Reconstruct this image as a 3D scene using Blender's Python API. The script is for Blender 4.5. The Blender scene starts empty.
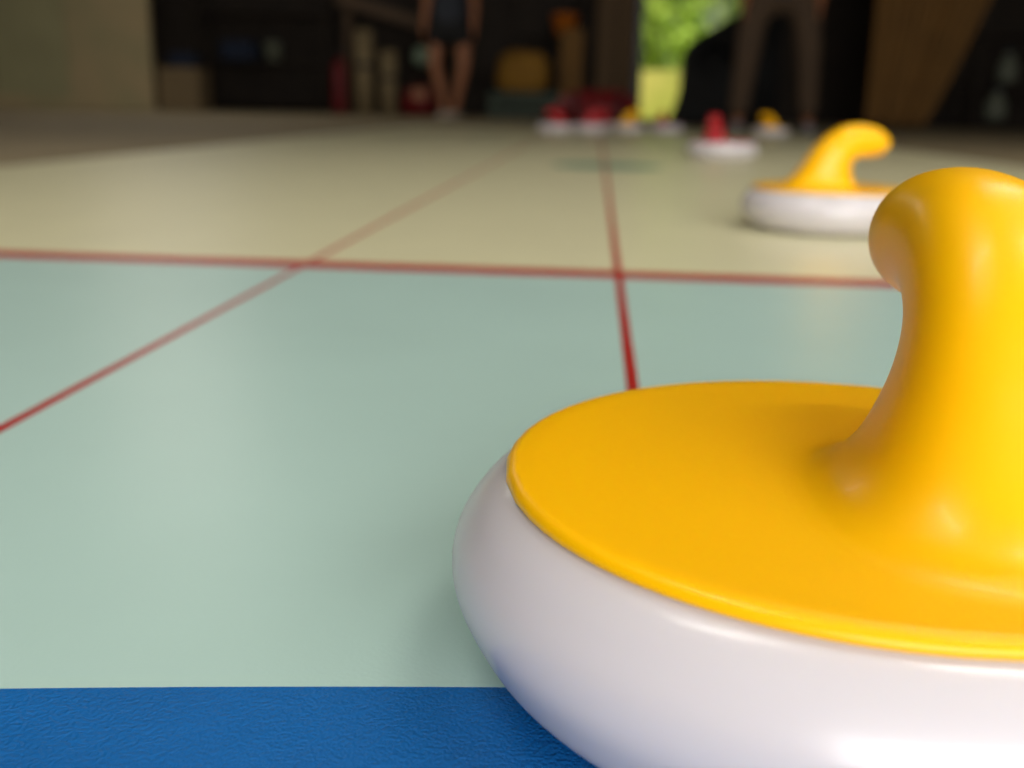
import bpy, bmesh, math, random
from mathutils import Vector, Matrix, Euler, noise
random.seed(7)
S = bpy.context.scene
COL = S.collection
PI = math.pi

# ------------------------------------------------------------------ camera
R = 0.0935                                  # radius of a stone's yellow top plate, metres
CAM_H = 0.1439
cam_d = bpy.data.cameras.new('camera'); cam = bpy.data.objects.new('camera', cam_d); COL.objects.link(cam)
cam_d.sensor_width = 36.0; cam_d.lens = 1050 / 1024 * 36.0
cam_d.clip_start = 0.01; cam_d.clip_end = 200
PITCH = math.atan2(384 - 105, 1050); YAW = 0.0725; ROLL = 0.0225
cam.matrix_world = (Matrix.Translation((0, 0, CAM_H)) @ Matrix.Rotation(YAW, 4, 'Z')
                    @ Matrix.Rotation(PI / 2 - PITCH, 4, 'X') @ Matrix.Rotation(ROLL, 4, 'Z'))
cam_d.dof.use_dof = True; cam_d.dof.focus_distance = 0.262; cam_d.dof.aperture_fstop = 8.3
S.camera = cam

# ------------------------------------------------------------------ world, sun, large lights, exposure
w = bpy.data.worlds.new('sky'); S.world = w; w.use_nodes = True
nt = w.node_tree; nt.nodes.clear()
wo = nt.nodes.new('ShaderNodeOutputWorld'); bg = nt.nodes.new('ShaderNodeBackground')
sky = nt.nodes.new('ShaderNodeTexSky'); sky.sky_type = 'HOSEK_WILKIE'
sky.sun_direction = Vector((0.5, -0.45, 0.75)).normalized(); sky.turbidity = 4
nt.links.new(sky.outputs[0], bg.inputs[0]); nt.links.new(bg.outputs[0], wo.inputs[0])
bg.inputs[1].default_value = 0.55
sun_d = bpy.data.lights.new('sun', 'SUN'); sun = bpy.data.objects.new('sun', sun_d); COL.objects.link(sun)
sun_d.energy = 4.2; sun_d.angle = 0.02; sun_d.color = (1, .93, .8)
sun.rotation_euler = Vector((0.5, -0.45, 0.75)).to_track_quat('Z', 'Y').to_euler()

def area(name, loc, target, sx, sy, power, color):
    d = bpy.data.lights.new(name, 'AREA'); o = bpy.data.objects.new(name, d); COL.objects.link(o)
    d.shape = 'RECTANGLE'; d.size = sx; d.size_y = sy; d.energy = power; d.color = color
    o.location = loc; o.rotation_euler = (Vector(loc) - Vector(target)).to_track_quat('Z', 'Y').to_euler()
    return o
area('daylight_door_behind', (1.2, -3.9, 1.5), (1.0, 1, .6), 4.4, 2.4, 290, (1.0, .98, .955))
area('added_key_right', (3.2, -0.7, 3.0), (0.1, 0.6, 0), 3.0, 2.2, 75, (1.0, .98, .94))  # unseen light added high on the right to cast the neck's shadow leftwards

S.view_settings.view_transform = 'Standard'; S.view_settings.look = 'None'
S.view_settings.gamma = 1; S.view_settings.use_curve_mapping = False
S.view_settings.exposure = 0.0
S.cycles.use_denoising = True
S.cycles.max_bounces = 8; S.cycles.sample_clamp_indirect = 4.0

# ------------------------------------------------------------------ helpers
def srgb(r, g, b):
    f = lambda c: (c / 255 / 12.92) if c / 255 <= .04045 else ((c / 255 + .055) / 1.055) ** 2.4
    return (f(r), f(g), f(b), 1)

def mat(name, col, rough=.5, bump=0, bscale=200, vary=0, vscale=20, coat=0, sss=0, metal=0, spec=.5, grain='noise', col2=None):
    m = bpy.data.materials.new(name); m.use_nodes = True; n = m.node_tree; b = n.nodes['Principled BSDF']
    b.inputs['Base Color'].default_value = col; b.inputs['Roughness'].default_value = rough
    b.inputs['Metallic'].default_value = metal; b.inputs['Specular IOR Level'].default_value = spec
    b.inputs['Coat Weight'].default_value = coat; b.inputs['Coat Roughness'].default_value = .12
    if sss:
        b.inputs['Subsurface Weight'].default_value = sss; b.inputs['Subsurface Scale'].default_value = .004
        b.inputs['Subsurface Radius'].default_value = (1, .5, .2)
    tc = n.nodes.new('ShaderNodeTexCoord')
    if vary:
        t = n.nodes.new('ShaderNodeTexNoise'); t.inputs['Scale'].default_value = vscale; t.inputs['Detail'].default_value = 5
        n.links.new(tc.outputs['Object'], t.inputs['Vector'])
        r = n.nodes.new('ShaderNodeValToRGB'); r.color_ramp.elements[0].position = .3; r.color_ramp.elements[1].position = .7
        c2 = col2 or tuple([c * (1 - vary) for c in col[:3]] + [1])
        r.color_ramp.elements[0].color = c2; r.color_ramp.elements[1].color = col
        n.links.new(t.outputs['Fac'], r.inputs['Fac']); n.links.new(r.outputs['Color'], b.inputs['Base Color'])
    if bump:
        if grain == 'leather':
            t = n.nodes.new('ShaderNodeTexVoronoi'); t.feature = 'SMOOTH_F1'; out = 'Distance'
        else:
            t = n.nodes.new('ShaderNodeTexNoise'); t.inputs['Detail'].default_value = 4; out = 'Fac'
        t.inputs['Scale'].default_value = bscale
        n.links.new(tc.outputs['Object'], t.inputs['Vector'])
        bp = n.nodes.new('ShaderNodeBump'); bp.inputs['Strength'].default_value = 1; bp.inputs['Distance'].default_value = bump
        n.links.new(t.outputs[out], bp.inputs['Height']); n.links.new(bp.outputs['Normal'], b.inputs['Normal'])
    return m

M = dict(
    yellow=mat('yellow_plastic', (1.0, .505, .0, 1), .34, coat=.05, sss=.1, spec=.3, bump=.00002, bscale=500),
    red=mat('red_plastic', (.46, .012, .02, 1), .3, coat=.15),
    white=mat('white_plastic', srgb(206, 200, 203), .26, coat=.15, sss=.05),
    cream=mat('cream_vinyl', srgb(226, 221, 182), .32, bump=.00004, bscale=900, vary=.05, vscale=9, grain='leather'),
    pale=mat('pale_blue_vinyl', srgb(180, 210, 202), .34, bump=.00005, bscale=900, vary=.05, vscale=7, grain='leather'),
    blue=mat('blue_vinyl', srgb(4, 98, 170), .42, bump=.00032, bscale=1100, vary=.12, vscale=30, grain='leather'),
    redline=mat('red_print', srgb(168, 22, 18), .42, bump=.00004, bscale=900, grain='leather'),
    green=mat('green_print', srgb(110, 150, 125), .42),
    concrete=mat('concrete', srgb(158, 142, 110), .75, bump=.002, bscale=40, vary=.25, vscale=3),
    plaster=mat('brown_plaster', srgb(96, 84, 64), .85, bump=.003, bscale=30, vary=.2, vscale=2),
    dark=mat('dark_boards', srgb(50, 39, 28), .8, vary=.4, vscale=5),
    beige=mat('beige_board', srgb(186, 164, 124), .8, vary=.15, vscale=2, col2=srgb(166, 156, 116)),
    olive=mat('olive_board', srgb(170, 164, 122), .75, vary=.12, vscale=2),
    steel=mat('painted_steel', srgb(112, 88, 60), .8, vary=.1, vscale=6),
    black=mat('black_cloth', srgb(14, 14, 15), .8, bump=.002, bscale=60),
    blackpaint=mat('black_paint', srgb(10, 10, 10), .4),
    card=mat('cardboard', srgb(128, 108, 76), .8, vary=.1, vscale=8),
    brown=mat('brown_canvas', srgb(132, 95, 45), .85, vary=.2, vscale=3, bump=.003, bscale=50),
    wood=mat('brown_wood', srgb(92, 66, 36), .6, vary=.3, vscale=12),
    skin=mat('skin', srgb(165, 108, 74), .55, sss=.1),
    trousers=mat('brown_trousers', srgb(74, 56, 38), .85, vary=.2, vscale=8),
    shoewhite=mat('white_canvas', srgb(190, 182, 168), .6),
    shoegrey=mat('grey_canvas', srgb(110, 112, 120), .6),
    hair=mat('dark_hair', srgb(26, 18, 12), .5),
    shirt=mat('dark_shirt', srgb(40, 44, 52), .8),
    darkred=mat('dark_red_metal', srgb(110, 14, 18), .5),
    creamroll=mat('cream_foam', srgb(136, 118, 84), .8, vary=.1, vscale=8),
    ball=mat('pale_green_rubber', srgb(150, 170, 145), .5),
    ochre=mat('ochre_sack', srgb(160, 115, 34), .85, vary=.3, vscale=9, bump=.006, bscale=22),
    greenbox=mat('green_plastic', srgb(28, 50, 14), .5),
    orange=mat('orange_plastic', srgb(205, 110, 16), .5),
    navy=mat('navy_cloth', srgb(22, 34, 56), .8),
    palegrey=mat('pale_grey_plastic', srgb(118, 122, 104), .5),
    leaf=mat('leaf_green', srgb(200, 226, 100), .6, vary=.45, vscale=2.2, col2=srgb(158, 200, 64)),
    leafpale=mat('pale_leaf_green', srgb(205, 228, 150), .6, vary=.3, vscale=3),
    bark=mat('bark', srgb(84, 68, 48), .9, vary=.3, vscale=14),
    grass=mat('dry_grass', srgb(196, 188, 96), .9, vary=.3, vscale=1.5, col2=srgb(150, 165, 60)),
    ceiling=mat('ceiling_boards', srgb(120, 112, 98), .9, vary=.1, vscale=4),
    lens=None,
)
m = bpy.data.materials.new('lamp_tube_glow'); m.use_nodes = True
b = m.node_tree.nodes['Principled BSDF']; b.inputs['Emission Color'].default_value = (1, .96, .88, 1); b.inputs['Emission Strength'].default_value = 9
M['lens'] = m

def link(name, me, m=None, parent=None, smooth=False):
    if m: me.materials.append(m)
    if smooth:
        for p in me.polygons: p.use_smooth = True
    o = bpy.data.objects.new(name, me); COL.objects.link(o)
    if parent: o.parent = parent
    return o
def from_bm(name, bm, m, parent=None, smooth=False):
    me = bpy.data.meshes.new(name); bm.normal_update(); bm.to_mesh(me); bm.free()
    return link(name, me, m, parent, smooth)
def box_bm(bm, x0, x1, y0, y1, z0, z1, bev=0, rot=None):
    r = bmesh.ops.create_cube(bm, size=1)
    vs = r['verts']
    for v in vs: v.co = Vector(((x0 + x1) / 2 + v.co.x * (x1 - x0), (y0 + y1) / 2 + v.co.y * (y1 - y0), (z0 + z1) / 2 + v.co.z * (z1 - z0)))
    if bev:
        es = list({e for v in vs for e in v.link_edges})
        r2 = bmesh.ops.bevel(bm, geom=es, offset=bev, segments=2, affect='EDGES', profile=.5)
        vs = list({v for f in r2['faces'] for v in f.verts} | {v for v in vs if v.is_valid})
    if rot: bmesh.ops.transform(bm, matrix=rot, verts=vs)
    return vs
def box(name, x0, x1, y0, y1, z0, z1, m, parent=None, bev=0, rot=None):
    bm = bmesh.new(); box_bm(bm, x0, x1, y0, y1, z0, z1, bev, rot)
    return from_bm(name, bm, m, parent)
def tag(o, label, cat, group=None, kind=None):
    if label: o['label'] = label
    if cat: o['category'] = cat
    if group: o['group'] = group
    if kind: o['kind'] = kind
    return o
def thing(name, label, cat, loc=(0, 0, 0), rz=0, group=None):
    o = bpy.data.objects.new(name, None); COL.objects.link(o); o.empty_display_size = .1
    o.location = loc; o.rotation_euler = (0, 0, rz)
    return tag(o, label, cat, group)
def struct(name, m, *b, **k):
    o = box(name, *b, m, **k); o['kind'] = 'structure'; return o
def lathe_bm(prof, seg=48, cap=True):
    bm = bmesh.new(); rings = []
    for r, z in prof:
        rings.append([bm.verts.new((r * math.cos(2 * PI * i / seg), r * math.sin(2 * PI * i / seg), z)) for i in range(seg)])
    for a, c in zip(rings, rings[1:]):
        for i in range(seg):
            bm.faces.new((a[i], a[(i + 1) % seg], c[(i + 1) % seg], c[i]))
    if cap:
        bm.faces.new(list(reversed(rings[0]))); bm.faces.new(rings[-1])
    return bm
def lathe(name, prof, m, parent=None, seg=48, loc=None, smooth=True):
    o = from_bm(name, lathe_bm(prof, seg), m, parent, smooth)
    if loc: o.location = loc
    return o
def cr(p0, p1, p2, p3, t):
    return [.5 * (2 * b + (c - a) * t + (2 * a - 5 * b + 4 * c - d) * t * t + (-a + 3 * b - 3 * c + d) * t ** 3) for a, b, c, d in zip(p0, p1, p2, p3)]
def spline(pts, n):
    out = []
    P = [pts[0]] + list(pts) + [pts[-1]]
    for i in range(len(pts) - 1):
        for k in range(n): out.append(cr(P[i], P[i + 1], P[i + 2], P[i + 3], k / n))
    out.append(list(pts[-1])); return out

# ------------------------------------------------------------------ the room
Y_BACK = 14.0
struct('floor', M['concrete'], -7.5, 7.5, -5, Y_BACK, -.2, -.002)
struct('ceiling', M['ceiling'], -7.5, 7.5, -5, Y_BACK, 3.2, 3.4)
struct('wall_left', M['plaster'], -7.7, -7.5, -5, Y_BACK, -.2, 3.4)
# right wall, solid, no opening
bm = bmesh.new()
box_bm(bm, 7.5, 7.7, -5, Y_BACK, -.2, 3.4)
o = from_bm('wall_right', bm, M['plaster']); o['kind'] = 'structure'
# front wall behind the camera with its wide open doorway
bm = bmesh.new()
box_bm(bm, -7.5, -1.2, -5.2, -5, -.2, 3.4); box_bm(bm, 3.8, 7.5, -5.2, -5, -.2, 3.4); box_bm(bm, -1.2, 3.8, -5.2, -5, 2.8, 3.4)
o = from_bm('wall_front', bm, M['plaster']); o['kind'] = 'structure'
# back wall, dark, with the open door to the garden
DX0, DX1 = .52, 2.0
bm = bmesh.new()
box_bm(bm, -7.5, DX0, Y_BACK, Y_BACK + .2, -.2, 3.4); box_bm(bm, DX1, 7.5, Y_BACK, Y_BACK + .2, -.2, 3.4)
box_bm(bm, DX0, DX1, Y_BACK, Y_BACK + .2, 2.3, 3.4)
o = from_bm('wall_back', bm, M['dark']); o['kind'] = 'structure'
# beige partition at the left: two boards with a joint
pt = bpy.data.objects.new('wall_partition', None); COL.objects.link(pt); pt['kind'] = 'structure'
pt.location = (0, 12.0, 0)
x = -5.03
box('board', -6.0, x, 0, .08, 0, 3.2, M['beige'], pt, bev=.01)
box('board', -6.9, -6.02, .03, .11, 0, 3.2, M['olive'], pt, bev=.01)
box('board', -7.5, -6.92, .0, .08, 0, 3.2, M['beige'], pt, bev=.01)
box('skirting', -7.5, x + .01, -.02, .0, 0, .14, M['beige'], pt)

# ------------------------------------------------------------------ the curling mat
MT = .0015                                   # vinyl thickness; prints lie a hair above it
matroot = thing('curling_mat', 'long printed vinyl curling mat on the floor with blue end band and red lines', 'mat')
X0, X1, Y0, YB, YR, Y1 = -1.205, 1.255, -.9, .232, .93, 7.3
def sheet(name, x0, x1, y0, y1, m, z0=-.0018, z1=0.0, n=None, lab=None, wave=None):
    nx, ny = n or (1, 1)
    bm = bmesh.new(); top = []; bot = []
    for j in range(ny + 1):
        a = []; c = []
        for i in range(nx + 1):
            xx = x0 + (x1 - x0) * i / nx; yy = y0 + (y1 - y0) * j / ny
            if wave: yy += wave(xx, j / ny)
            a.append(bm.verts.new((xx, yy, z1))); c.append(bm.verts.new((xx, yy, z0)))
        top.append(a); bot.append(c)
    for j in range(ny):
        for i in range(nx):
            bm.faces.new((top[j][i], top[j][i + 1], top[j + 1][i + 1], top[j + 1][i]))
            bm.faces.new((bot[j + 1][i], bot[j + 1][i + 1], bot[j][i + 1], bot[j][i]))
    for i in range(nx):
        bm.faces.new((bot[0][i], bot[0][i + 1], top[0][i + 1], top[0][i])); bm.faces.new((top[-1][i], top[-1][i + 1], bot[-1][i + 1], bot[-1][i]))
    for j in range(ny):
        bm.faces.new((top[j][0], top[j + 1][0], bot[j + 1][0], bot[j][0])); bm.faces.new((bot[j][-1], bot[j + 1][-1], top[j + 1][-1], top[j][-1]))
    o = from_bm(name, bm, m, matroot)
    if lab: o['label'] = lab
    return o
bowf = lambda x: .004 * math.cos((x + .08) * 9) - .004 + .12 * (x + .08)
sheet('end_band', X0, X1, Y0, YB, M['blue'], n=(120, 1), wave=lambda x, t: bowf(x) * t, lab='blue end band of the mat')
sheet('pale_field', X0, X1, YB, YR, M['pale'], n=(120, 1), wave=lambda x, t: bowf(x) * (1 - t), lab='pale blue-green field between blue band and red cross line')
sheet('cream_field', X0, X1, YR, Y1, M['cream'], lab='cream field beyond the red cross line')
sheet('cross_line', X0, X1, YR - .018, YR + .022, M['redline'], z0=.00005, z1=.0003, lab='red line across the mat')
for xx, wd in ((.025, .0065), (-.258, .0055)):
    sheet('long_line', xx - wd / 2, xx + wd / 2, YB + .02, 6.6, M['redline'], z0=.00006, z1=.0004, lab='thin red line along the mat')
o = from_bm('target_spot', lathe_bm([(.14, .00005), (.14, .00025)], 64), M['green'], matroot); o.location = (.03, 2.72, 0); o['label'] = 'green round target spot on the cream field'

# ------------------------------------------------------------------ a curling stone
HP = .540                                    # height of the white body, in plate radii
def body_profile():
    pts = [(.80, .0), (.875, .004), (.96, .03), (1.05, .09), (1.105, .175), (1.143, .275), (1.135, .375), (1.085, .465), (1.03, .525), (.985, .553), (.965, .560), (.95, .566)]
    return [(0.02, .012), (.62, .012), (.70, .006), (.76, 0.0)] + spline(pts, 5) + [(.90, .56), (.02, .56)]
# cross-sections of the swan-neck grip: outer point, inner point (side view, plate radii above the plate), half width
SEC = [((-.86, .000), (.345, .000), .51, -.27), ((-.82, .002), (.325, .002), .475, -.27), ((-.765, .013), (.295, .011), .43, -.27), ((-.68, .050), (.255, .04), .380, -.275), ((-.585, .130), (.205, .105), .330, -.285),
       ((-.490, .260), (.165, .205), .295, -.30), ((-.405, .40), (.150, .29), .272, -.31), ((-.305, .545), (.170, .355), .257, -.315),
       ((-.160, .685), (.225, .392), .240, -.305), ((.01, .785), (.300, .402), .220, -.285), ((.18, .820), (.38, .405), .204, -.262),
       ((.34, .815), (.46, .412), .192, -.240), ((.49, .780), (.54, .428), .174, -.228), ((.60, .710), (.605, .465), .140, -.22), ((.66, .645), (.65, .53), .085, -.22), ((.665, .60), (.66, .575), .02, -.22)]
NS = 72
def handle_rings():
    flat = [(a[0], a[1], b[0], b[1], c, d) for a, b, c, d in SEC]
    rings = []
    for ax, az, bx_, bz, hw, sy in spline(flat, 5):
        ring = []
        cx, cz = (ax + bx_) / 2, (az + bz) / 2; ex, ez = (ax - bx_) / 2, (az - bz) / 2
        for i in range(NS):
            t = 2 * PI * i / NS
            ct, st = math.cos(t), math.sin(t); k = .80 + .14 * min(1, max(0, (cx + .15) / .5))
            c_ = math.copysign(abs(ct) ** k, ct); s_ = math.copysign(abs(st) ** k, st)
            ring.append((cx + ex * c_, sy + hw * s_, max(0, cz + ez * c_)))
        rings.append(ring)
    return rings
def loft(rings, close_end=True):
    bm = bmesh.new(); V = [[bm.verts.new([q * R for q in v]) for v in r] for r in rings]
    for a, c in zip(V, V[1:]):
        for i in range(NS):
            bm.faces.new((a[i], c[i], c[(i + 1) % NS], a[(i + 1) % NS]))
    if close_end: bm.faces.new(V[-1])
    bmesh.ops.recalc_face_normals(bm, faces=bm.faces)
    return bm
def make_stone(label, colour, group='curling stones on the mat'):
    root = thing('curling_stone', label, 'curling stone', group=group)
    bd = from_bm('body', lathe_bm([(r * R, z * R * HP / .566) for r, z in body_profile()], 128), M['white'], root, True)
    H = handle_rings()
    hd = from_bm('handle', loft(H), M[colour], root, True); hd.location = (0, 0, (HP + .031) * R)
    foot = H[0]; rings = []
    for r_, z_ in ((0, 0), (.25, 0), (.5, 0), (.75, .0), (.93, .001)):
        ring = []
        for i, v in enumerate(foot):
            a = math.atan2(v[1] + .26, v[0] + .15)
            tx, ty = .955 * math.cos(a), .955 * math.sin(a)
            ring.append((v[0] * (1 - r_) + tx * r_, v[1] * (1 - r_) + ty * r_, z_))
        rings.append(ring)
    for rr, z_ in ((.965, 0.000), (.978, -.003), (.990, -.010), (.998, -.021), (1.0, -.032), (.997, -.036), (.985, -.040), (.93, -.041)):
        rings.append([(rr * math.cos(math.atan2(v[1] + .26, v[0] + .15)), rr * math.sin(math.atan2(v[1] + .26, v[0] + .15)), z_) for v in foot])
    pl = from_bm('top_plate', loft(rings, False), M[colour], root, True); pl.location = (0, 0, (HP + .031) * R)
    return root
def copy_tree(o, parent=None):
    c = o.copy(); COL.objects.link(c)
    if parent: c.parent = parent
    for ch in list(o.children): copy_tree(ch, c)
    return c
protos = {}
def stone(colour, x, y, rz, label):
    if colour not in protos: r = protos[colour] = make_stone(label, colour)
    else: r = copy_tree(protos[colour]); r['label'] = label
    r.location = (x, y, .0005); r.rotation_euler = (0, 0, rz)
    return r
stone('yellow', .073, .267, math.radians(87), 'large close yellow-handled white curling stone overlapping the blue band of the mat')
stone('yellow', .294, 1.365, math.radians(5), 'yellow-handled white curling stone on the cream field, just behind the closest one')
stone('red', .381, 3.28, math.radians(-108), 'red-handled white curling stone standing alone on the mat behind the two yellow ones')
stone('red', -.225, 5.95, math.radians(170), 'red-handled curling stone at the left end of the far cluster of stones')
stone('red', -.035, 6.10, math.radians(20), 'red-handled curling stone in the middle of the far cluster of stones')
stone('yellow', .19, 6.45, math.radians(10), 'yellow-handled curling stone in the far cluster of stones beside the doorway post')
stone('red', .02, 6.75, math.radians(60), 'red-handled curling stone behind the others of the far cluster')
stone('red', .42, 6.55, math.radians(-100), 'red-handled curling stone in front of the sunny doorway at the far end')
stone('yellow', 1.0, 6.3, math.radians(200), 'dim yellow-handled curling stone by the standing person\'s grey shoe')

# ------------------------------------------------------------------ people (mostly above the frame)
def skin(name, nodes, edges, m, parent, sub=2):
    me = bpy.data.meshes.new(name)
    me.from_pydata([n[:3] for n in nodes], edges, [])
    o = link(name, me, m, parent)
    md = o.modifiers.new('skin', 'SKIN'); md.use_smooth_shade = True
    me.skin_vertices.new() if not me.skin_vertices else None
    sv = me.skin_vertices[0].data
    for i, n in enumerate(nodes):
        r = n[3]; sv[i].radius = r if isinstance(r, tuple) else (r, r); sv[i].use_root = (i == 0)
    s = o.modifiers.new('sub', 'SUBSURF'); s.levels = sub; s.render_levels = sub
    return o
def person(label, loc, rz, bottom, shoe, foot_dx, knee_dx, hip_dx, shin_skin):
    p = thing('person', label, 'person', loc, rz)
    N = [(0, 0, .95, (.125, .10))]; E = []
    def add(prev, x, y, z, r): N.append((x, y, z, r)); E.append((prev, len(N) - 1)); return len(N) - 1
    a = add(0, 0, 0, 1.10, (.14, .10)); a = add(a, 0, 0, 1.28, (.16, .11)); ch = add(a, 0, 0, 1.42, (.13, .09))
    nk = add(ch, 0, -.01, 1.495, .058); hd0 = add(nk, 0, -.02, 1.575, (.082, .095)); add(hd0, 0, -.015, 1.69, (.084, .10))
    for s in (-1, 1):
        h = add(0, s * hip_dx, 0, .86, .095); k = add(h, s * knee_dx, -.03, .50, .06); c = add(k, s * (knee_dx + foot_dx) / 2, 0, .34, .056)
        an = add(c, s * foot_dx, .02, .09, .036); add(an, s * foot_dx, -.12, .04, .035)
        sh = add(ch, s * .18, 0, 1.40, .058); el = add(sh, s * .24, .03, 1.12, .042); wr = add(el, s * .25, -.08, .90, .028)
        pm = add(wr, s * .25, -.11, .84, (.016, .036))
        for q, ln in enumerate((.06, .07, .065, .05)):
            f = add(pm, s * .25, -.10 - .022 * (q - 1.5), .80, .009); add(f, s * .245, -.11 - .022 * (q - 1.5), .80 - ln * .8, .008)
        f = add(pm, s * .25 , -.155, .845, .010); add(f, s * .25, -.175, .815, .009)
    skin('body', N, E, M['skin'], p)
    # face
    for s in (-1, 1):
        bm = bmesh.new(); bmesh.ops.create_uvsphere(bm, u_segments=10, v_segments=8, radius=.009, matrix=Matrix.Translation((s * .030, -.094, 1.625)))
        from_bm('eye', bm, M['hair'], p, True)
    bm = bmesh.new(); bmesh.ops.create_cone(bm, segments=10, radius1=.013, radius2=.006, depth=.04, cap_ends=True, matrix=Matrix.Translation((0, -.103, 1.60)))
    from_bm('nose', bm, M['skin'], p, True)
    bm = bmesh.new(); box_bm(bm, -.022, .022, -.102, -.088, 1.565, 1.572, .002); from_bm('mouth', bm, M['darkred'], p)
    bm = bmesh.new(); bmesh.ops.create_uvsphere(bm, u_segments=20, v_segments=12, radius=1, matrix=Matrix.Translation((0, .018, 1.665)) @ Matrix.Diagonal((.090, .105, .10, 1)))
    from_bm('hair', bm, M['hair'], p, True)
    skin('shirt', [(0, 0, .84, (.215, .17)), (0, 0, 1.02, (.195, .155)), (0, 0, 1.15, (.175, .13)), (0, 0, 1.30, (.19, .135)), (0, 0, 1.46, (.12, .1)), (-.18, 0, 1.41, .075), (-.225, .015, 1.22, .062), (.18, 0, 1.41, .072), (.225, .015, 1.22, .062)],
         [(0, 1), (1, 2), (2, 3), (3, 4), (4, 5), (5, 6), (4, 7), (7, 8)], M['shirt'], p)
    if shin_skin:
        skin('shorts', [(0, 0, 1.05, (.19, .15)), (0, 0, .92, (.20, .155)), (-hip_dx, 0, .83, .125), (-hip_dx * .5 - knee_dx * .5, -.01, .66, .095), (hip_dx, 0, .83, .125), (hip_dx * .5 + knee_dx * .5, -.01, .66, .095)],
             [(0, 1), (1, 2), (2, 3), (1, 4), (4, 5)], M[bottom], p)
    else:
        nn = [(0, 0, 1.08, (.19, .15)), (0, 0, .93, (.20, .155))]; ee = [(0, 1)]
        for s in (-1, 1):
            i = len(nn); nn += [(s * hip_dx, 0, .84, .118), (s * (hip_dx * .5 + knee_dx * .5), -.02, .66, .105), (s * knee_dx, -.03, .48, .09), (s * (knee_dx + foot_dx) / 2, 0, .28, .082), (s * foot_dx, .015, .10, .074)]
            ee += [(1, i)] + [(i + q, i + q + 1) for q in range(4)]
        skin('trousers', nn, ee, M[bottom], p)
    for s in (-1, 1):
        bm = bmesh.new()
        prof = [(.075, .035, .0), (.075, .05, .02), (.05, .055, .06), (-.02, .05, .085), (-.10, .048, .06), (-.17, .045, .045), (-.20, .03, .03)]
        rings = []
        for yy, hw, hh in prof:
            hh = max(hh, .03)
            rings.append([bm.verts.new((s * foot_dx + hw * c_, yy, max(0, hh * .5 + hh * .62 * s_))) for c_, s_ in [(math.cos(2 * PI * i / 12), math.sin(2 * PI * i / 12)) for i in range(12)]])
        for a_, c_ in zip(rings, rings[1:]):
            for i in range(12): bm.faces.new((a_[i], a_[(i + 1) % 12], c_[(i + 1) % 12], c_[i]))
        bm.faces.new(rings[0]); bm.faces.new(rings[-1]); bmesh.ops.recalc_face_normals(bm, faces=bm.faces)
        from_bm('shoe', bm, M[shoe], p, True)
    return p
person('person standing with feet together in black shorts and white shoes', (-1.50, 11.0, 0), 0, 'black', 'shoewhite', .055, .15, .13, True)
person('person standing in dark brown trousers and grey shoes right of the doorway', (1.23, 7.75, 0), math.radians(-6), 'trousers', 'shoegrey', .24, .21, .17, False)

# ------------------------------------------------------------------ far end of the room
# steel posts at the left of the open door
for x0, x1, m_, lab in ((-.04, .20, 'steel', 'wide grey-brown steel post, the left one of the pair beside the doorway'), (.215, .405, 'steel', 'grey-brown steel post next to the black strip of the doorway')):
    t = thing('door_post', lab, 'post', ((x0 + x1) / 2, 13.2, 0), group='steel posts beside the doorway')
    hw = (x1 - x0) / 2
    box('column', -hw, hw, -.06, .06, 0, 3.2, M[m_], t, bev=.012)
    box('base_plate', -hw - .005, hw + .005, -.09, .09, 0, .02, M['blackpaint'], t)
o = box('door_leaf', .42, .51, 13.1, 13.9, 0.0, 2.3, M['blackpaint'], bev=.005); tag(o, 'black edge of a door leaf folded open beside the green doorway', 'door')

# black bag leaning beside the person
def rounded_prism(name, outline, y0, y1, m, parent, bev=.04):
    bm = bmesh.new()
    f = bm.faces.new([bm.verts.new((x, y0, z)) for x, z in outline])
    r = bmesh.ops.extrude_face_region(bm, geom=[f]); bmesh.ops.translate(bm, vec=(0, y1 - y0, 0), verts=[v for v in r['geom'] if isinstance(v, bmesh.types.BMVert)])
    bmesh.ops.recalc_face_normals(bm, faces=bm.faces)
    bmesh.ops.bevel(bm, geom=list(bm.edges), offset=bev, segments=3, affect='EDGES')
    return from_bm(name, bm, m, parent, True)
t = thing('duffel_bag', 'tall slumped black bag standing before the right side of the doorway', 'bag', (.92, 9.6, 0))
rounded_prism('sack', [(-.30, 0), (-.25, .12), (-.20, .28), (-.20, .62), (-.12, .72), (.12, .86), (.40, 1.02), (.62, 1.02), (.62, 0)], -.18, .2, M['black'], t, .03)
bm = bmesh.new()
for i in range(9):
    a = PI * i / 8; box_bm(bm, -.02, .02, -.02, .0, -.06, .06, rot=Matrix.Translation((.05 + .14 * math.cos(a), -.185, .5 + .16 * math.sin(a))) @ Matrix.Rotation(-(a), 4, 'Y'))
from_bm('strap', bm, M['black'], t)
o = box('tag', .26, .36, -.205, -.185, .88, .97, M['darkred'], t, bev=.005); o['label'] = 'red tag'

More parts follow.
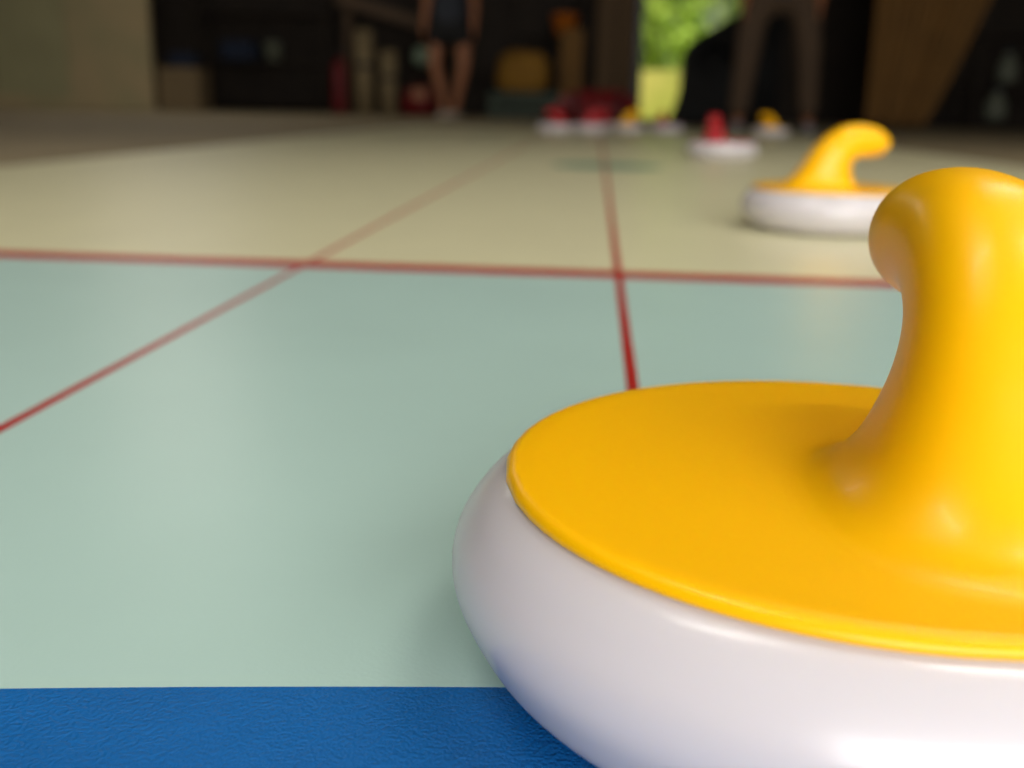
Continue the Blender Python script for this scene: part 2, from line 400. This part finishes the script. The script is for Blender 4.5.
# brown canvas curtain, drawn in towards the floor
bm = bmesh.new(); NX, NZ = 60, 24; rows = []
for j in range(NZ + 1):
    z = .03 + 2.9 * j / NZ; k = min(1, z / 1.2); xr = 3.05 + .50 * k ** .9; row = []
    for i in range(NX + 1):
        f = i / NX; xx = 2.52 + (xr - 2.52) * f
        row.append(bm.verts.new((xx, 10.4 + .05 * math.sin(f * 34) + .03 * math.sin(f * 13 + z), z)))
    rows.append(row)
for a, c in zip(rows, rows[1:]):
    for i in range(NX): bm.faces.new((a[i], a[i + 1], c[i + 1], c[i]))
t = thing('curtain', 'brown canvas curtain hanging to the floor, narrower at its foot', 'curtain')
o = from_bm('cloth', bm, M['brown'], t, True); md = o.modifiers.new('t', 'SOLIDIFY'); md.thickness = .006
bm = lathe_bm([(.02, 2.2), (.02, 3.9)], 16)
o = from_bm('rod', bm, M['blackpaint'], t, True); o.matrix_local = Matrix.Translation((0, 10.4, 2.96)) @ Matrix.Rotation(PI / 2, 4, 'Y')

def table_or_shelf(label, x0, x1, y0, y1, h, levels, m, name='shelf_unit'):
    t = thing(name, label, 'shelf', ((x0 + x1) / 2, (y0 + y1) / 2, 0)); hx, hy = (x1 - x0) / 2, (y1 - y0) / 2
    for sx in (-1, 1):
        for sy in (-1, 1):
            box('upright', sx * hx - .02, sx * hx + .02, sy * hy - .02, sy * hy + .02, 0, h, M[m], t)
    for z in levels: box('shelf_board', -hx, hx, -hy, hy, z - .025, z, M[m], t, bev=.004)
    return t
table_or_shelf('dark shelf unit in the shadowed recess at the left', -4.9, -3.3, 13.0, 13.6, 1.9, (.14, .60, 1.15, 1.8), 'dark')
table_or_shelf('dark shelf unit with pale things at the right edge of the picture', 4.1, 5.7, 12.2, 12.8, 1.9, (.10, .5, 1.0, 1.7), 'dark')
table_or_shelf('dark open shelf behind the ochre sack and green crate', -.95, -.15, 12.9, 13.4, 1.7, (.1, .95, 1.65), 'dark')

def carton(label, x0, x1, y0, y1, h, m, z=0, rz=0, cat='box', name='carton'):
    t = thing(name, label, cat, ((x0 + x1) / 2, (y0 + y1) / 2, z), rz); hx, hy = (x1 - x0) / 2, (y1 - y0) / 2
    box('shell', -hx, hx, -hy, hy, 0, h, M[m], t, bev=.008)
    for s in (-1, 1): box('flap', s * hx * .02 if s > 0 else -hx, hx if s > 0 else -hx * .02, -hy, hy, h + .001, h + .006, M[m], t)
    return t
carton('brown cardboard box on the floor beside the beige partition', -5.00, -4.53, 12.1, 12.5, .47, 'card')
o = carton('navy blue box on a shelf in the dark recess', -4.55, -4.15, 12.95, 13.3, .22, 'navy', z=.60)
o = box('cushion', -.16, .16, -.12, .12, 0, .16, M['navy'], None, bev=.04); o.location = (-4.76, 12.3, .478); tag(o, 'small dark navy bundle lying on top of the cardboard box', 'bundle')
t = thing('bucket', 'small pale grey bucket on a shelf in the dark recess', 'bucket', (-3.95, 13.1, .60))
lathe('pail', [(.08, 0), (.11, .2), (.116, .205), (.116, .215), (.10, .212), (.07, .02)], M['palegrey'], t, 32)
bm = bmesh.new()
for i in range(13):
    a = PI * i / 12; box_bm(bm, -.004, .004, -.004, .004, -.016, .016, rot=Matrix.Translation((.112 * math.cos(a), 0, .2 + .09 * math.sin(a))) @ Matrix.Rotation(-a, 4, 'Y'))
from_bm('bail', bm, M['blackpaint'], t)
for x, z, lab, r in ((4.47, .5, 'pale greenish jug on the middle shelf at the right edge', .10), (4.40, .10, 'pale grey jug on the lowest shelf at the right edge', .11)):
    t = thing('jug', lab, 'jug', (x, 12.4, z))
    lathe('vessel', [(r * .8, 0), (r, .03), (r, .18), (r * .5, .25), (r * .4, .30), (r * .45, .31)], M['palegrey'], t, 28)
    lathe('cap', [(r * .48, .311), (r * .48, .34), (r * .3, .345)], M['navy'], t, 20)

# dark red extinguisher-like cylinder
t = thing('fire_extinguisher', 'dull dark red cylinder standing on the floor of the dark recess', 'fire extinguisher', (-3.02, 12.6, 0))
lathe('cylinder', [(.075, 0), (.085, .02), (.088, .50), (.07, .56), (.03, .60), (.028, .64)], M['darkred'], t, 32)
box('valve', -.03, .03, -.03, .03, .64, .69, M['blackpaint'], t, bev=.006)
box('lever', -.015, .10, -.012, .012, .69, .71, M['blackpaint'], t)
# two cream rolls
for x, h, r, lab in ((-2.64, .92, .11, 'taller of the two cream rolls standing upright beside the dark red cylinder'), (-2.36, .70, .10, 'shorter cream roll standing upright, right of the taller one')):
    t = thing('foam_roll', lab, 'roll', (x, 12.2, 0), group='cream rolls standing at the back')
    bm = bmesh.new(); n = 90; vs = []
    for k in range(n + 1):
        a = 6 * PI * k / n; rr = r * (.35 + .65 * k / n)
        vs.append((bm.verts.new((rr * math.cos(a), rr * math.sin(a), 0)), bm.verts.new((rr * math.cos(a), rr * math.sin(a), h))))
    for a, c in zip(vs, vs[1:]): bm.faces.new((a[0], c[0], c[1], a[1]))
    o = from_bm('sheet', bm, M['creamroll'], t, True); md = o.modifiers.new('t', 'SOLIDIFY'); md.thickness = .018
    lathe('band', [(r * 1.02, h * .55), (r * 1.04, h * .56), (r * 1.04, h * .6), (r * 1.02, h * .61)], M['blackpaint'], t, 32)
# red bag, stool and ball
t = thing('stool', 'dark low stool behind the dull red bag', 'stool', (-2.02, 12.5, 0))
lathe('seat', [(.17, .50), (.18, .51), (.18, .54), (.17, .55)], M['dark'], t, 32)
for i in range(4):
    a = PI / 4 + i * PI / 2
    o = lathe('leg', [(.016, 0), (.014, .5)], M['dark'], t, 12); o.location = (.12 * math.cos(a), .12 * math.sin(a), 0)
o = lathe('ball', [(.002, 0)] + [(.11 * math.sin(PI * k / 16), .11 - .11 * math.cos(PI * k / 16)) for k in range(1, 16)] + [(.002, .22)], M['ball'], None, 32, loc=(-2.02, 12.5, .551))
tag(o, 'pale green ball resting on the dark stool', 'ball')
t = thing('tote_bag', 'dull red bag slumped on the floor before the dark stool', 'bag', (-2.0, 12.1, 0))
rounded_prism('sack', [(-.19, 0), (-.17, .22), (-.10, .32), (.12, .34), (.18, .2), (.2, 0)], -.1, .12, M['darkred'], t, .03)
o = box('patch', -.06, .10, -.112, -.10, .18, .30, M['skin'], t, bev=.004); o['label'] = 'tan patch'
# sloping wooden brace
t = thing('wooden_trestle', 'brown sloping wooden trestle standing behind the person in black shorts', 'trestle', (-2.15, 12.9, 0))
def beam(a, b_, r_, nm):
    a, b_ = Vector(a), Vector(b_); d = b_ - a; q = d.to_track_quat('Z', 'Y').to_matrix().to_4x4()
    return box(nm, -r_, r_, -r_, r_, 0, d.length, M['wood'], t, bev=.006, rot=Matrix.Translation(a) @ q)
beam((-.95, 0, 1.32), (.5, 0, .92), .07, 'brace')
beam((-.85, .12, 0), (-.85, .12, 1.4), .04, 'leg'); beam((.47, .12, 0), (.47, .12, 1.0), .04, 'leg')
# crate, sack, carton, orange tub
t = thing('crate', 'dark green plastic crate under the ochre sack, left of the doorway posts', 'crate', (-.78, 11.6, 0))
box('base', -.34, .34, -.2, .2, 0, .02, M['greenbox'], t)
for s in (-1, 1):
    for z in (.03, .12, .21): box('slat', -.34, .34, s * .2 - .01, s * .2 + .01, z, z + .06, M['greenbox'], t, bev=.004)
    for z in (.03, .12, .21): box('slat', s * .34 - .01, s * .34 + .01, -.19, .19, z, z + .06, M['greenbox'], t, bev=.004)
for sx in (-1, 1):
    for sy in (-1, 1): box('corner', sx * .34 - .02, sx * .34 + .02, sy * .2 - .02, sy * .2 + .02, 0, .28, M['greenbox'], t, bev=.004)
bm = bmesh.new(); bmesh.ops.create_icosphere(bm, subdivisions=4, radius=1)
for v in bm.verts:
    p = v.co.copy(); k = 1 + .12 * noise.noise(p * 2.2); v.co = Vector((math.copysign(abs(p.x) ** .45, p.x) * .25 * k, math.copysign(abs(p.y) ** .7, p.y) * .17 * k, .26 + math.copysign(abs(p.z) ** .5, p.z) * .21 * k))
    v.co.x *= 1.1 - .5 * max(0, v.co.z - .3)
o = from_bm('sack', bm, M['ochre'], None, True); o.location = (-.80, 11.6, .225); tag(o, 'ochre yellow sack sitting in the green crate', 'sack')
carton('tan upright cardboard box right of the ochre sack', -.42, -.18, 11.9, 12.15, .95, 'brown')
t = thing('tub', 'orange tub on the open shelf left of the doorway posts', 'tub', (-.42, 13.1, .95))
lathe('pail', [(.11, 0), (.15, .2), (.158, .205), (.158, .22), (.14, .216), (.10, .02)], M['orange'], t, 32)
lathe('lid', [(.16, .222), (.16, .235), (.15, .24)], M['orange'], t, 32)

t = thing('sports_bag', 'long low dark red sports bag lying behind the far cluster of stones', 'bag', (.0, 9.0, 0))
rounded_prism('sack', [(-.30, 0), (-.36, .08), (-.33, .2), (-.2, .27), (.2, .28), (.33, .2), (.36, .08), (.30, 0)], -.14, .14, M['darkred'], t, .03)
for q in (-.18, .18): box('strap', q - .02, q + .02, -.15, -.142, .03, .25, M['black'], t, bev=.002)

# ceiling lamps; the last one is added to brighten the floor at back left
for i, (x, y) in enumerate(((1.3, .3), (-1.0, .3), (1.3, 2.6), (-3.6, 8.8))):
    t = thing('tube_lamp', ['ceiling strip lamp above the right side of the mat\'s near end', 'ceiling strip lamp above the left side of the mat\'s near end', 'ceiling strip lamp above the right side of the mat\'s middle', 'added strip lamp brightening the cardboard box and beige partition'][i], 'lamp', (x, y, 3.08), group='ceiling strip lamps')
    box('housing', -.6, .6, -.06, .06, .04, .12, M['palegrey'], t, bev=.008)
    d = bpy.data.lights.new('lamp_light', 'AREA'); d.shape = 'RECTANGLE'; d.size = 1.15; d.size_y = .1; d.energy = (19, 19, 19, 26)[i]; d.color = (1, .95, .86)
    q = bpy.data.objects.new('lamp_light', d); COL.objects.link(q); q.parent = t; q.location = (0, 0, -.02)
    o = lathe('tube', [(.016, -.58), (.016, .58)], M['lens'], t, 16); o.matrix_local = Matrix.Translation((0, 0, .02)) @ Matrix.Rotation(PI / 2, 4, 'Y')

# ------------------------------------------------------------------ garden beyond the doorway
o = box('ground', -30, 30, Y_BACK + .2, 70, -.2, -.01, M['grass']); o['kind'] = 'structure'
def tree(x, y, h, r, m, label):
    t = thing('tree', label, 'tree', (x, y, 0), group='trees in the garden')
    lathe('trunk', [(.22, 0), (.15, .5), (.12, h * .6)], M['bark'], t, 14)
    bm = bmesh.new()
    for k in range(2600):
        u = Vector((random.gauss(0, 1), random.gauss(0, 1), random.gauss(0, 1))).normalized() * random.uniform(.55, 1)
        c = Vector((u.x * r, u.y * r, h * .52 + u.z * h * .5)); 
        c += Vector((1, 1, 1)) * .25 * noise.noise(c * 1.3)
        s = random.uniform(.07, .14); q = Euler((random.uniform(0, 6), random.uniform(0, 6), random.uniform(0, 6))).to_matrix()
        vs = [bm.verts.new(c + q @ Vector(p) * s) for p in ((-1, 0, 0), (0, -.5, .15), (1, 0, 0), (0, .5, .15))]
        bm.faces.new(vs)
    o = from_bm('foliage', bm, m, t); o['kind'] = 'stuff'
for x, y, h, r, m_, lab in ((1.0, 21.6, 4.5, 1.15, 'leaf', 'bright green bush seen at the left of the doorway'), (3.7, 23.2, 5, 1.2, 'leafpale', 'paler green bush seen at the right of the doorway'),
                            (2.3, 28.4, 8, 2.1, 'leafpale', 'tall pale green tree behind the two bushes in the doorway')):
    tree(x, y, h, r, M[m_], lab)
# dry grassy bank
bm = bmesh.new(); rows = []
for j in range(9):
    v = j / 8; row = []
    for i in range(61):
        xx = -6 + 16 * i / 60
        row.append(bm.verts.new((xx, 17.2 + 2.6 * v + .1 * noise.noise(Vector((xx, v, 0))), -.02 + (.80 + .15 * noise.noise(Vector((xx * .8, v * 2, 3)))) * math.sin(PI * min(1, v * 1.0)) ** .6)))
    rows.append(row)
for a, c in zip(rows, rows[1:]):
    for i in range(60): bm.faces.new((a[i], a[i + 1], c[i + 1], c[i]))
o = from_bm('grass_bank', bm, M['grass'], None, True); tag(o, 'low bank of dry yellow grass outside the doorway', 'bank')
